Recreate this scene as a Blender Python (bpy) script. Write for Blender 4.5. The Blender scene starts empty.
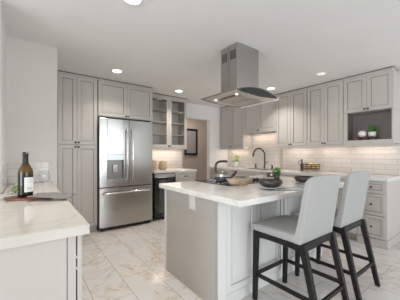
import bpy, bmesh, math, random
from mathutils import Vector, Matrix, noise
random.seed(7)
PI = math.pi
SC = bpy.context.scene
COL = SC.collection

# ------------------------------------------------------------------ camera
H_CEIL = 2.445
cd = bpy.data.cameras.new('camera'); cam = bpy.data.objects.new('camera', cd); COL.objects.link(cam)
cd.sensor_width = 36; cd.lens = 233.44 / 400 * 36
cd.shift_x = -3.26 / 400; cd.shift_y = 4.6 / 400
cd.clip_start = .02
cam.location = (0, 0, 1.221); cam.rotation_euler = (PI / 2, 0, -math.radians(37.126))
SC.camera = cam

# ------------------------------------------------------------------ world, light, exposure
w = bpy.data.worlds.new('world'); SC.world = w; w.use_nodes = True
w.node_tree.nodes['Background'].inputs[0].default_value = (.95, .98, 1, 1)
w.node_tree.nodes['Background'].inputs[1].default_value = .8
SC.view_settings.view_transform = 'Standard'; SC.view_settings.look = 'None'
SC.view_settings.gamma = 1; SC.view_settings.use_curve_mapping = False
SC.view_settings.exposure = 0.0

def area(name, loc, rot, sx, sy, power, color):
    l = bpy.data.lights.new(name, 'AREA'); l.shape = 'RECTANGLE'; l.size = sx; l.size_y = sy
    l.energy = power; l.color = color
    o = bpy.data.objects.new(name, l); COL.objects.link(o); o.location = loc; o.rotation_euler = rot
    return o
# daylight through the big windows behind the camera and on the open left side
area('daylight_rear', (1.95, -3.85, 1.25), (PI / 2, 0, 0), 3.3, 1.9, 106, (.88, .95, 1))
area('daylight_left', (-3.85, -.1, 1.45), (PI / 2, 0, -PI / 2), 2.8, 1.6, 134, (.91, .955, 1))

# ------------------------------------------------------------------ materials
def mat(name, color, rough=.5, metal=0., spec=.5, **kw):
    m = bpy.data.materials.new(name); m.use_nodes = True
    b = m.node_tree.nodes['Principled BSDF']
    b.inputs['Base Color'].default_value = (*color, 1); b.inputs['Roughness'].default_value = rough
    b.inputs['Metallic'].default_value = metal; b.inputs['Specular IOR Level'].default_value = spec
    for k, v in kw.items():
        b.inputs[k.replace('_', ' ')].default_value = v
    return m
def nd(m, t, **kw):
    n = m.node_tree.nodes.new(t)
    for k, v in kw.items(): setattr(n, k, v)
    return n
def lk(m, a, b): m.node_tree.links.new(a, b)
def bsdf(m): return m.node_tree.nodes['Principled BSDF']
def ramp(m, src, stops):
    r = nd(m, 'ShaderNodeValToRGB'); e = r.color_ramp.elements
    while len(e) < len(stops): e.new(.5)
    for q, (p, c) in zip(e, stops): q.position = p; q.color = (*c, 1) if len(c) == 3 else c
    lk(m, src, r.inputs[0]); return r.outputs[0]
def noisy(m, c1, c2, scale=8, stretch=(1, 1, 1), lo=.35, hi=.65, detail=4):
    tc = nd(m, 'ShaderNodeTexCoord'); mp = nd(m, 'ShaderNodeMapping'); mp.inputs['Scale'].default_value = stretch
    n = nd(m, 'ShaderNodeTexNoise'); n.inputs['Scale'].default_value = scale; n.inputs['Detail'].default_value = detail
    lk(m, tc.outputs['Object'], mp.inputs[0]); lk(m, mp.outputs[0], n.inputs[0])
    lk(m, ramp(m, n.outputs[0], [(lo, c1), (hi, c2)]), bsdf(m).inputs['Base Color'])
    return n
def bump(m, src, s=.1, d=.002):
    b = nd(m, 'ShaderNodeBump'); b.inputs['Strength'].default_value = s; b.inputs['Distance'].default_value = d
    lk(m, src, b.inputs['Height']); lk(m, b.outputs[0], bsdf(m).inputs['Normal'])

WALL = mat('wall_paint', (.66, .63, .60), .8); n_ = noisy(WALL, (.66, .63, .595), (.68, .65, .615), 3); bump(WALL, n_.outputs[0], .03)
WALLW = mat('white_wall_paint', (.78, .77, .73), .8); noisy(WALLW, (.81, .80, .785), (.83, .82, .805), 3)
HALL = mat('hall_taupe_paint', (.40, .345, .305), .8); noisy(HALL, (.39, .335, .295), (.41, .355, .315), 3)
CEIL = mat('ceiling_paint', (.80, .80, .79), .85); noisy(CEIL, (.79, .79, .78), (.81, .81, .80), 3)
TRIMW = mat('white_trim_paint', (.80, .79, .77), .4); noisy(TRIMW, (.79, .78, .76), (.81, .80, .78), 3)
PAINT = mat('greige_cabinet_paint', (.46, .44, .41), .38); noisy(PAINT, (.50, .470, .434), (.525, .492, .456), 2.5)
WHITEP = mat('white_island_paint', (.74, .74, .725), .38); noisy(WHITEP, (.73, .73, .715), (.75, .75, .735), 2.5)
GLAZEL = mat('pale_glaze_line', (.44, .43, .41), .5); noisy(GLAZEL, (.43, .42, .40), (.46, .45, .43), 6)
GLAZE = mat('cabinet_glaze_line', (.13, .12, .105), .5); noisy(GLAZE, (.12, .11, .095), (.145, .135, .12), 6)
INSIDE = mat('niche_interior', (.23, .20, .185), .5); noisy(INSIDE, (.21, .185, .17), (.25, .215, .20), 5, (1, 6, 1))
DARKGAP = mat('shadow_gap', (.05, .045, .04), .8); noisy(DARKGAP, (.045, .04, .035), (.055, .05, .045))
BRONZE = mat('dark_bronze_metal', (.055, .045, .038), .35, .8); noisy(BRONZE, (.05, .04, .034), (.065, .052, .045), 20)
FAUC = mat('oil_rubbed_bronze', (.06, .042, .032), .35, .6); noisy(FAUC, (.055, .038, .028), (.075, .052, .038), 20)
BLACK = mat('black_enamel', (.012, .012, .013), .25); noisy(BLACK, (.011, .011, .012), (.016, .016, .017), 10)
BLKGL = mat('black_glass', (.006, .006, .007), .04, 0, .8); noisy(BLKGL, (.005, .005, .006), (.008, .008, .009), 4)

def steel(name, col=(.60, .59, .57), rough=.27, stretch=(60, 60, 1)):
    m = mat(name, col, rough, 1.)
    tc = nd(m, 'ShaderNodeTexCoord'); mp = nd(m, 'ShaderNodeMapping'); mp.inputs['Scale'].default_value = stretch
    n = nd(m, 'ShaderNodeTexNoise'); n.inputs['Scale'].default_value = 6; n.inputs['Detail'].default_value = 3
    lk(m, tc.outputs['Object'], mp.inputs[0]); lk(m, mp.outputs[0], n.inputs[0])
    lk(m, ramp(m, n.outputs[0], [(.3, tuple(c * .93 for c in col)), (.7, tuple(min(1, c * 1.05) for c in col))]), bsdf(m).inputs['Base Color'])
    mr = nd(m, 'ShaderNodeMapRange'); mr.inputs[3].default_value = rough * .85; mr.inputs[4].default_value = rough * 1.2
    lk(m, n.outputs[0], mr.inputs[0]); lk(m, mr.outputs[0], bsdf(m).inputs['Roughness'])
    return m
STEEL = steel('brushed_stainless', (.47, .46, .445), .23, (2, 2, 50))
STEELH = steel('hood_stainless', (.44, .43, .41), .3, (60, 60, 1))
STEELD = steel('dark_steel_side', (.16, .155, .15), .4)
STEELR = steel('recess_steel', (.26, .255, .245), .4)
CHROME = steel('polished_handle', (.78, .77, .75), .16)

def quartz(name='white_quartz', k=(1, 1, 1)):
    m = mat(name, (.8, .79, .76), .12, 0, .5)
    tc = nd(m, 'ShaderNodeTexCoord')
    n = nd(m, 'ShaderNodeTexNoise'); n.inputs['Scale'].default_value = 2.2; n.inputs['Detail'].default_value = 8; n.inputs['Distortion'].default_value = 1.2
    lk(m, tc.outputs['Object'], n.inputs[0])
    c = ramp(m, n.outputs[0], [(.0, (.80, .79, .765)), (.46, (.79, .775, .745)), (.495, (.735, .71, .67)), (.53, (.79, .775, .75)), (1, (.82, .81, .79))])
    t = nd(m, 'ShaderNodeMixRGB', blend_type='MULTIPLY'); t.inputs[0].default_value = 1; t.inputs[2].default_value = (*k, 1); lk(m, c, t.inputs[1])
    lk(m, t.outputs[0], bsdf(m).inputs['Base Color']); return m
QUARTZ = quartz('white_quartz', (.90, .90, .90)); QUARTZDIM = quartz('dimmed_quartz', (.75, .715, .67))  # second one: same quartz, colour darkened and warmed to offset strong light

def brick(name, axes, bw, bh, c1, c2, grout, mortar, rough, off=(0, 0), offset=.5):
    m = mat(name, c1, rough, 0, .5)
    tc = nd(m, 'ShaderNodeTexCoord'); sx = nd(m, 'ShaderNodeSeparateXYZ'); cx = nd(m, 'ShaderNodeCombineXYZ')
    lk(m, tc.outputs['Object'], sx.inputs[0])
    for i, a in enumerate(axes):
        ad = nd(m, 'ShaderNodeMath', operation='ADD'); ad.inputs[1].default_value = off[i]
        lk(m, sx.outputs[a], ad.inputs[0]); lk(m, ad.outputs[0], cx.inputs[i])
    b = nd(m, 'ShaderNodeTexBrick'); b.offset = offset
    b.inputs['Scale'].default_value = 1; b.inputs['Brick Width'].default_value = bw; b.inputs['Row Height'].default_value = bh
    b.inputs['Mortar Size'].default_value = mortar; b.inputs['Mortar Smooth'].default_value = .1
    b.inputs['Color1'].default_value = (*c1, 1); b.inputs['Color2'].default_value = (*c2, 1); b.inputs['Mortar'].default_value = (*grout, 1)
    lk(m, cx.outputs[0], b.inputs[0])
    return m, b, cx
def tilemat(name, axes, off=(0, 0)):
    m, b, cx = brick(name, axes, .305, .0762, (.66, .63, .60), (.61, .58, .545), (.46, .42, .38), .003, .12, off)
    lk(m, b.outputs['Color'], bsdf(m).inputs['Base Color'])
    bump(m, b.outputs['Fac'], -.5, .002); return m
TILE_E = tilemat('subway_tile_right', (1, 2), (.06, -.92)); TILE_N = tilemat('subway_tile_far', (0, 2), (.02, -.92))

def floormat():
    m, b, cx = brick('marble_floor_tile', (1, 0), .61, .305, (1, 1, 1), (.93, .93, .93), (.50, .46, .42), .0024, .13, (.12, -.447))
    n = nd(m, 'ShaderNodeTexNoise'); n.inputs['Scale'].default_value = 1.15; n.inputs['Detail'].default_value = 6
    n.inputs['Roughness'].default_value = .62; n.inputs['Distortion'].default_value = 1.6
    # every tile shows its own piece of stone: shift the lookup by the tile number
    sx = nd(m, 'ShaderNodeSeparateXYZ'); lk(m, cx.outputs[0], sx.inputs[0])
    dv = nd(m, 'ShaderNodeMath', operation='DIVIDE'); dv.inputs[1].default_value = .305; lk(m, sx.outputs[1], dv.inputs[0])
    fl = nd(m, 'ShaderNodeMath', operation='FLOOR'); lk(m, dv.outputs[0], fl.inputs[0])
    dx = nd(m, 'ShaderNodeMath', operation='DIVIDE'); dx.inputs[1].default_value = .61
    hf = nd(m, 'ShaderNodeMath', operation='MULTIPLY_ADD'); hf.inputs[1].default_value = .305
    lk(m, fl.outputs[0], hf.inputs[0]); lk(m, sx.outputs[0], hf.inputs[2]); lk(m, hf.outputs[0], dx.inputs[0])
    fx = nd(m, 'ShaderNodeMath', operation='FLOOR'); lk(m, dx.outputs[0], fx.inputs[0])
    mu = nd(m, 'ShaderNodeMath', operation='MULTIPLY_ADD'); mu.inputs[1].default_value = 3.7
    lk(m, fl.outputs[0], mu.inputs[0]); lk(m, fx.outputs[0], mu.inputs[2])
    cz = nd(m, 'ShaderNodeCombineXYZ'); lk(m, sx.outputs[0], cz.inputs[0]); lk(m, sx.outputs[1], cz.inputs[1]); lk(m, mu.outputs[0], cz.inputs[2])
    mp = nd(m, 'ShaderNodeMapping'); mp.inputs['Scale'].default_value = (1.0, 1.5, 1); lk(m, cz.outputs[0], mp.inputs[0])
    lk(m, mp.outputs[0], n.inputs[0])
    base = ramp(m, n.outputs[0], [(0, (.66, .64, .615)), (.44, (.69, .675, .655)), (.488, (.66, .635, .60)), (.5, (.52, .43, .34)), (.512, (.69, .64, .58)), (.58, (.695, .68, .665)), (1, (.67, .655, .64))])
    n2 = nd(m, 'ShaderNodeTexNoise'); n2.inputs['Scale'].default_value = 1.1; n2.inputs['Detail'].default_value = 3; lk(m, mp.outputs[0], n2.inputs[0])
    c2 = ramp(m, n2.outputs[0], [(.35, (.96, .97, .98)), (.65, (1.0, .975, .945))])
    mx = nd(m, 'ShaderNodeMixRGB', blend_type='MULTIPLY'); mx.inputs[0].default_value = 1; lk(m, base, mx.inputs[1]); lk(m, c2, mx.inputs[2])
    mx2 = nd(m, 'ShaderNodeMixRGB', blend_type='MULTIPLY'); mx2.inputs[0].default_value = 1; lk(m, mx.outputs[0], mx2.inputs[1]); lk(m, b.outputs['Color'], mx2.inputs[2])
    lk(m, mx2.outputs[0], bsdf(m).inputs['Base Color'])
    bump(m, b.outputs['Fac'], -.3, .001); return m
FLOOR = floormat()

def fabric(name, c1, c2):
    m = mat(name, c1, .9, 0, .2); n = noisy(m, c1, c2, 220, (1, 1, 1), .3, .7, 2); bump(m, n.outputs[0], .25, .001); return m
FAB = fabric('light_grey_upholstery', (.36, .355, .35), (.43, .425, .42))
NAPK = fabric('grey_linen', (.19, .18, .172), (.24, .228, .22)); NAPL = fabric('pale_linen', (.58, .58, .58), (.66, .66, .66))
LEGW = mat('espresso_wood', (.022, .019, .018), .42, 0, .25); noisy(LEGW, (.010, .009, .009), (.020, .018, .017), 6, (1, 1, .1))
REDW = mat('reddish_wood', (.27, .09, .045), .35); noisy(REDW, (.15, .04, .018), (.25, .075, .035), 6, (1, 6, 1))
DOUGH = mat('weathered_pale_wood', (.52, .41, .29), .6); noisy(DOUGH, (.27, .19, .12), (.46, .35, .25), 9, (3, 1, 3))
BRNW = mat('brown_wood', (.12, .06, .035), .5); noisy(BRNW, (.09, .045, .026), (.16, .085, .05), 9, (1, 6, 1))
WICK = mat('pale_wicker', (.52, .40, .28), .7); n_ = noisy(WICK, (.36, .26, .17), (.64, .51, .37), 60, (1, 1, 4)); bump(WICK, n_.outputs[0], .5, .004)
CERAM = mat('white_ceramic', (.80, .79, .77), .25); noisy(CERAM, (.79, .78, .76), (.81, .80, .78))
STONE = mat('dark_stoneware', (.045, .04, .038), .22); noisy(STONE, (.035, .03, .028), (.065, .055, .05), 14)
PLATE = mat('pale_grey_glazed_plate', (.62, .61, .60), .2); noisy(PLATE, (.59, .58, .57), (.65, .64, .63), 8)
KETT = mat('blue_black_enamel', (.045, .055, .065), .12, .4); noisy(KETT, (.04, .05, .06), (.055, .065, .075), 6)
LEAF = mat('fresh_green_leaf', (.09, .30, .05), .5); noisy(LEAF, (.06, .22, .035), (.14, .40, .08), 18)
LEAFP = mat('pale_green_leaf', (.38, .48, .20), .5); noisy(LEAFP, (.30, .42, .14), (.48, .56, .30), 18)
LEMON = mat('lemon_skin', (.75, .60, .12), .45); noisy(LEMON, (.72, .57, .10), (.80, .66, .20), 12)
SOIL = mat('potting_soil', (.03, .02, .015), .9); noisy(SOIL, (.02, .015, .01), (.05, .035, .025), 40)
LABEL = mat('bottle_label_paper', (.78, .77, .75), .6); noisy(LABEL, (.76, .75, .73), (.80, .79, .77), 9)
INK = mat('grey_label_ink', (.42, .41, .42), .6); noisy(INK, (.40, .39, .40), (.45, .44, .45), 30)
WINE = mat('dark_amber_bottle_glass', (.012, .008, .003), .05, 0, .45); noisy(WINE, (.008, .006, .003), (.022, .014, .004), 3)
FOIL = mat('black_foil_capsule', (.02, .018, .018), .3); noisy(FOIL, (.018, .016, .016), (.026, .023, .023), 20)
def glass(name, col=(1, 1, 1), rough=0., alpha=None):
    m = mat(name, col, rough, 0, .5, Transmission_Weight=1., IOR=1.45); return m

def pane(name, tint, gl=.10):
    m = bpy.data.materials.new(name); m.use_nodes = True; nt = m.node_tree; nt.nodes.clear()
    o = nd(m, 'ShaderNodeOutputMaterial'); mx = nd(m, 'ShaderNodeMixShader'); t = nd(m, 'ShaderNodeBsdfTransparent'); g = nd(m, 'ShaderNodeBsdfGlossy')
    t.inputs[0].default_value = (*tint, 1); g.inputs['Roughness'].default_value = .03
    f_ = nd(m, 'ShaderNodeLayerWeight'); f_.inputs[0].default_value = .5
    f = nd(m, 'ShaderNodeMath', operation='POWER'); f.inputs[1].default_value = 4; lk(m, f_.outputs['Facing'], f.inputs[0])
    a = nd(m, 'ShaderNodeMath', operation='ADD'); a.inputs[1].default_value = gl
    lk(m, f.outputs[0], a.inputs[0]); lk(m, a.outputs[0], mx.inputs[0]); lk(m, t.outputs[0], mx.inputs[1]); lk(m, g.outputs[0], mx.inputs[2]); lk(m, mx.outputs[0], o.inputs[0])
    return m
GLASS = pane('clear_glass', (.955, .96, .96), .05)
PANE = pane('cabinet_glass', (.93, .92, .91), .02); PANED = pane('cooler_glass', (.35, .38, .42), .10)
MIRR = mat('mirror_glass', (.36, .37, .40), .08, .6); noisy(MIRR, (.50, .50, .52), (.55, .55, .57), 2)
def emit(name, c, s):
    m = mat(name, c, .5); bsdf(m).inputs['Emission Color'].default_value = (*c, 1); bsdf(m).inputs['Emission Strength'].default_value = s
    noisy(m, c, tuple(x * .98 for x in c)); return m
LAMP = emit('lamp_lens', (1, .95, .87), 9); HLAMP = emit('hood_lamp_lens', (1, .97, .92), .6); DISP = emit('dispenser_display', (.75, .85, .88), .35)
LAMPD = emit('dim_lamp_lens', (1, .97, .93), .45)
LED = emit('led_strip', (1, .86, .72), .8)

# ------------------------------------------------------------------ mesh helpers
class MB:
    def __init__(s): s.bm = bmesh.new(); s.M = Matrix.Identity(4); s.mi = 0
    def _v(s, p): return s.bm.verts.new(s.M @ Vector(p))
    def _f(s, vs, smooth=False):
        try:
            f = s.bm.faces.new(vs); f.material_index = s.mi; f.smooth = smooth; return f
        except ValueError: return None
    def box(s, x0, x1, y0, y1, z0, z1):
        v = [s._v((x, y, z)) for x in (x0, x1) for y in (y0, y1) for z in (z0, z1)]
        for q in ((0, 1, 3, 2), (4, 6, 7, 5), (0, 4, 5, 1), (2, 3, 7, 6), (0, 2, 6, 4), (1, 5, 7, 3)): s._f([v[i] for i in q])
        return s
    def hexa(s, bot, top):
        b = [s._v(p) for p in bot]; t = [s._v(p) for p in top]; n = len(b)
        s._f(b[::-1]); s._f(t)
        for i in range(n): s._f([b[i], b[(i + 1) % n], t[(i + 1) % n], t[i]])
        return s
    def prism(s, pts, axis, a, b, smooth=False):     # 2-D outline extruded along an axis
        def mk(p, t):
            return {'x': (t, p[0], p[1]), 'y': (p[0], t, p[1]), 'z': (p[0], p[1], t)}[axis]
        A = [s._v(mk(p, a)) for p in pts]; B = [s._v(mk(p, b)) for p in pts]; n = len(pts)
        s._f(A); s._f(B[::-1])
        for i in range(n): s._f([A[i], B[i], B[(i + 1) % n], A[(i + 1) % n]], smooth)
        return s
    def lathe(s, prof, seg=32, c=(0, 0, 0), sx=1, sy=1, cap=True):
        rings = []
        for r, z in prof:
            if r < 1e-5: rings.append([s._v((c[0], c[1], c[2] + z))])
            else: rings.append([s._v((c[0] + r * sx * math.cos(2 * PI * i / seg), c[1] + r * sy * math.sin(2 * PI * i / seg), c[2] + z)) for i in range(seg)])
        for a, b in zip(rings, rings[1:]):
            for i in range(seg):
                j = (i + 1) % seg
                if len(a) == 1 and len(b) == 1: continue
                if len(a) == 1: s._f([a[0], b[j], b[i]], True)
                elif len(b) == 1: s._f([a[i], a[j], b[0]], True)
                else: s._f([a[i], a[j], b[j], b[i]], True)
        if cap:
            if len(rings[0]) > 1: s._f(rings[0][::-1])
            if len(rings[-1]) > 1: s._f(rings[-1])
        return s
    def tube(s, pts, r, seg=12, radii=None):
        P = [Vector(p) for p in pts]; rings = []; up = Vector((0, 0, 1)); prev = None
        for i, p in enumerate(P):
            t = (P[min(i + 1, len(P) - 1)] - P[max(i - 1, 0)]).normalized()
            if prev is None:
                n = t.cross(up);
                if n.length < 1e-3: n = t.cross(Vector((1, 0, 0)))
                n.normalize()
            else:
                n = (prev - t * prev.dot(t)).normalized()
            prev = n; b = t.cross(n); rr = radii[i] if radii else r
            rings.append([s._v(p + n * rr * math.cos(2 * PI * k / seg) + b * rr * math.sin(2 * PI * k / seg)) for k in range(seg)])
        for a, b in zip(rings, rings[1:]):
            for i in range(seg): s._f([a[i], a[(i + 1) % seg], b[(i + 1) % seg], b[i]], True)
        s._f(rings[0][::-1]); s._f(rings[-1]); return s
    def build(s, name, mats, parent=None, bevel=0, seg=2, loc=(0, 0, 0), rz=0, sub=0, smooth=False):
        bmesh.ops.recalc_face_normals(s.bm, faces=s.bm.faces)
        me = bpy.data.meshes.new(name); s.bm.to_mesh(me); s.bm.free()
        for m in (mats if isinstance(mats, (list, tuple)) else [mats]): me.materials.append(m)
        o = bpy.data.objects.new(name, me); COL.objects.link(o)
        o.location = loc; o.rotation_euler = (0, 0, rz)
        if parent: o.parent = parent
        if smooth:
            for p in me.polygons: p.use_smooth = True
        if bevel:
            b = o.modifiers.new('bevel', 'BEVEL'); b.width = bevel; b.segments = seg; b.limit_method = 'ANGLE'; b.angle_limit = math.radians(35)
        if sub:
            q = o.modifiers.new('sub', 'SUBSURF'); q.levels = sub; q.render_levels = sub
        return o
def spline(pts, n=8):
    P = [Vector(p) for p in pts]; P = [P[0]] + P + [P[-1]]; out = []
    for i in range(1, len(P) - 2):
        a, b, c, d = P[i - 1:i + 3]
        for k in range(n):
            t = k / n
            out.append(.5 * ((2 * b) + (c - a) * t + (2 * a - 5 * b + 4 * c - d) * t * t + (3 * b - a - 3 * c + d) * t ** 3))
    out.append(P[-2]); return out
def tag(o, label, cat, group=None):
    o['label'] = label; o['category'] = cat
    if group: o['group'] = group
    return o
def thing(name, label, cat, loc=(0, 0, 0), rz=0, group=None):
    o = bpy.data.objects.new(name, None); COL.objects.link(o); o.location = loc; o.rotation_euler = (0, 0, rz)
    o.empty_display_size = .1
    return tag(o, label, cat, group)
def struct(o): o['kind'] = 'structure'; return o
def copy_tree(o, parent=None):
    c = o.copy(); COL.objects.link(c); c.parent = parent
    for ch in list(o.children): copy_tree(ch, c)
    return c

# ------------------------------------------------------------------ setting
WN = 4.62; WE = 4.35; WR = -4.0; WL = -4.0      # far wall, right wall, rear wall, left wall
struct(MB().box(WL, WE + .12, WR - .12, 7.0, -.1, 0).build('floor', FLOOR))
struct(MB().box(WL, WE + .12, WR - .12, 7.0, H_CEIL, H_CEIL + .1).build('ceiling', CEIL))
struct(MB().box(WE, WE + .12, WR, WN + .12, 0, H_CEIL).build('wall_right', WALLW))
# far wall with the opening to the hall (x 2.885..3.70, head 2.09)
m = MB(); m.box(.16, 2.885, WN, WN + .12, 0, H_CEIL); m.box(3.70, WE, WN, WN + .12, 0, H_CEIL); m.box(2.885, 3.70, WN, WN + .12, 2.095, H_CEIL)
struct(m.build('wall_far', WALLW))
# projecting wall block that carries the left backsplash, up to the pantry
struct(MB().box(-.165, .282, 3.15, WN, 0, H_CEIL).build('wall_block', WALL))
struct(MB().box(-.285, -.165, 2.42, WN, 0, H_CEIL).build('wall_left', WALLW))
struct(MB().box(WL, -.285, 2.42, 2.54, 0, H_CEIL).build('wall_left_return', WALLW))
struct(MB().box(WL - .12, WL, WR, 2.54, 0, .35).box(WL - .12, WL, WR, 2.54, 2.38, H_CEIL).box(WL - .12, WL, 1.5, 2.54, .35, 2.38).box(WL - .12, WL, WR, -2.7, .35, 2.38).build('wall_side', WALLW))
m = MB().box(WL, WE, WR - .12, WR, 0, .25).box(WL, WE, WR - .12, WR, 2.42, H_CEIL).box(WL, -.8, WR - .12, WR, .25, 2.42).box(4.1, WE, WR - .12, WR, .25, 2.42)
struct(m.build('wall_rear', WALLW))
# hall beyond the opening
struct(MB().box(2.0, 6.2, 5.9, 6.0, 0, H_CEIL).build('wall_hall_back', HALL))
struct(MB().box(2.0, 2.1, WN + .12, 5.9, 0, H_CEIL).build('wall_hall_left', HALL))
struct(MB().box(5.2, 5.3, WN + .12, 5.9, 0, H_CEIL).box(WE + .12, 5.3, WN, WN + .12, 0, H_CEIL).build('wall_hall_right', HALL))
struct(MB().box(2.1, 5.2, 5.885, 5.9, 0, .10).build('baseboard_hall', TRIMW, bevel=.004))
struct(MB().box(3.70, 3.99, WN - .014, WN, 0, .10).build('baseboard_far', TRIMW, bevel=.004))

# tiled backsplashes
m = MB().box(WE - .012, WE - .001, .98, WN - .013, .916, 1.72)
tag(m.build('tile_backsplash', TILE_E), 'long cream subway tile backsplash on the right wall behind the faucet', 'backsplash', 'tile backsplashes')
m = MB().box(1.845, 2.883, WN - .012, WN - .001, .916, 1.34)
tag(m.build('tile_backsplash', TILE_N), 'small tile backsplash under the glass door cabinet', 'backsplash', 'tile backsplashes')
m = MB().box(-.152, .195, 3.138, 3.149, .916, 1.137)
tag(m.build('tile_backsplash', TILE_N), 'low white tile backsplash behind the wine bottle', 'backsplash', 'tile backsplashes')
m = MB().box(-.164, -.153, 2.43, 3.149, .916, 1.137)
tag(m.build('tile_backsplash', TILE_E), 'low white tile strip on the side wall at the left photo edge', 'backsplash', 'tile backsplashes')
m = MB().box(WE - .026, WE - .013, 2.935, 3.005, .917, 1.345)
tag(m.build('tile_edge_trim', mat('beige_trim', (.52, .46, .36), .5), bevel=.003), 'upright beige trim strip on the right backsplash beside the small green plant', 'trim')

# ------------------------------------------------------------------ cabinet kit (local: x = width, front faces -y at y = 0, z up)
def door(parent, name, x0, x1, z0, z1, rail=.052, knob=None, y=0., glazed=False, pull=None, mats=None, t=.02):
    x0 += .0015; x1 -= .0015; z0 += .0015; z1 -= .0015
    m = MB(); f = y - t
    m.box(x0, x0 + rail, f, y, z0, z1); m.box(x1 - rail, x1, f, y, z0, z1)
    m.box(x0 + rail, x1 - rail, f, y, z0, z0 + rail); m.box(x0 + rail, x1 - rail, f, y, z1 - rail, z1)
    a0, a1, c0, c1 = x0 + rail, x1 - rail, z0 + rail, z1 - rail
    if not glazed:
        m.box(a0, a1, f + .011, y - .001, c0, c1)
        # profiled bead around the panel, picked out with a dark glaze line
        m.mi = 1; g = .0045; q = f + .0085
        for k in ((a0, a0 + g, c0, c1), (a1 - g, a1, c0, c1), (a0, a1, c0, c0 + g), (a0, a1, c1 - g, c1)):
            m.box(k[0], k[1], q, f + .0115, k[2], k[3])
        m.mi = 0
        if a1 - a0 > .1 and c1 - c0 > .1:
            b0, b1, d0, d1 = a0 + .018, a1 - .018, c0 + .018, c1 - .018
            m.box(b0, b1, f + .007, f + .0115, d0, d1)
    o = m.build(name, mats or [PAINT, GLAZE], parent)
    if glazed:
        MB().box(a0 - .004, a1 + .004, f + .008, f + .012, c0 - .004, c1 + .004).build('glass_pane', PANE, o)
    if knob:
        kx, kz = knob
        k = MB(); k.M = Matrix.Translation((kx, f, kz)) @ Matrix.Rotation(PI / 2, 4, 'X')
        k.lathe([(.0055, 0), (.0055, .010), (.012, .016), (.014, .021), (.012, .026), (0, .028)], 16)
        k.build('knob', BRONZE, o)
    if pull:
        kx, kz, L = pull
        k = MB().box(kx - L / 2, kx + L / 2, f - .030, f - .018, kz - .007, kz + .007).box(kx - L / 2, kx - L / 2 + .012, f - .02, f, kz - .006, kz + .006).box(kx + L / 2 - .012, kx + L / 2, f - .02, f, kz - .006, kz + .006)
        k.build('handle', BRONZE, o, bevel=.003)
    return o
def carcass(parent, w_, d, z0, z1, open_front=False, mt=None, name='body'):
    m = MB()
    if not open_front: m.box(0, w_, .0, d, z0, z1)
    else:
        t = .018; m.box(0, t, 0, d, z0, z1).box(w_ - t, w_, 0, d, z0, z1).box(t, w_ - t, 0, d, z0, z0 + t).box(t, w_ - t, 0, d, z1 - t, z1).box(t, w_ - t, d - .01, d, z0 + t, z1 - t)
    return m.build(name, mt or PAINT, parent, bevel=.001, seg=1)
def crown(parent, w_, z1, y=-.02, x0=0):
    m = MB(); m.mi = 0; m.box(x0, w_, y - .006, .05, z1, z1 + .022); m.mi = 1; m.box(x0, w_, y - .001, .05, z1 + .022, H_CEIL - .001)
    m.build('crown_moulding', [PAINT, GLAZE], parent)
ZT = 2.405                                           # top of the doors
# pantry
P = thing('pantry_cabinet', 'tall greige pantry cabinet with four panel doors left of the fridge', 'cabinet', (.356, 3.98, 0))
carcass(P, .543, .638, .10, ZT)
MB().box(0, .543, .05, .60, 0, .10).build('toe_kick', PAINT, P)
sp = .252
for x0, x1, kx in ((.006, sp, sp - .022), (sp, .537, sp + .022)):
    door(P, 'door', x0, x1, .105, 1.365, knob=(kx, 1.335)); door(P, 'door', x0, x1, 1.375, ZT, knob=(kx, 1.405))
crown(P, .543, ZT)
MB().box(-.072, -.001, .0, .02, .0, H_CEIL - .002).build('filler_strip', PAINT, P)
# cabinet over the fridge, with the tall side panel
P = thing('fridge_top_cabinet', 'greige two door cabinet directly above the fridge', 'cabinet', (.905, 3.98, 0))
carcass(P, .935, .638, 1.835, ZT)
door(P, 'door', .004, .461, 1.845, ZT, knob=(.441, 1.868)); door(P, 'door', .461, .931, 1.845, ZT, knob=(.481, 1.868))
crown(P, .935, ZT)
MB().box(.912, .935, .0, .638, 0, 1.834).build('side_panel', PAINT, P)
# glass door cabinet
P = thing('glass_door_cabinet', 'greige wall cabinet with two glass doors and inner shelves', 'cabinet', (1.862, 4.30, 0))
carcass(P, .930, .318, 1.365, ZT, True)
MB().box(0, .05, -.004, .0, 1.365, ZT).build('stile', PAINT, P)
door(P, 'door', .05, .492, 1.37, ZT, knob=(.470, 1.40), glazed=True, rail=.055); door(P, 'door', .492, .926, 1.37, ZT, knob=(.515, 1.40), glazed=True, rail=.055)
for z in (1.63, 1.88, 2.13):
    MB().box(.02, .91, .03, .305, z, z + .016).build('shelf', PAINT, P)
MB().box(.0195, .911, .306, .3078, 1.384, 2.386).build('brightening_panel', TRIMW, P)  # white panel added to brighten the unlit cabinet interior
crown(P, .930, ZT)
MB().box(0, .93, -.026, .0, 1.335, 1.364).box(.904, .93, .0, .30, 1.335, 1.364).build('light_rail', PAINT, P, bevel=.003)
MB().box(.1, .85, .16, .20, 1.350, 1.364).build('light_strip', LED, P)
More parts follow.
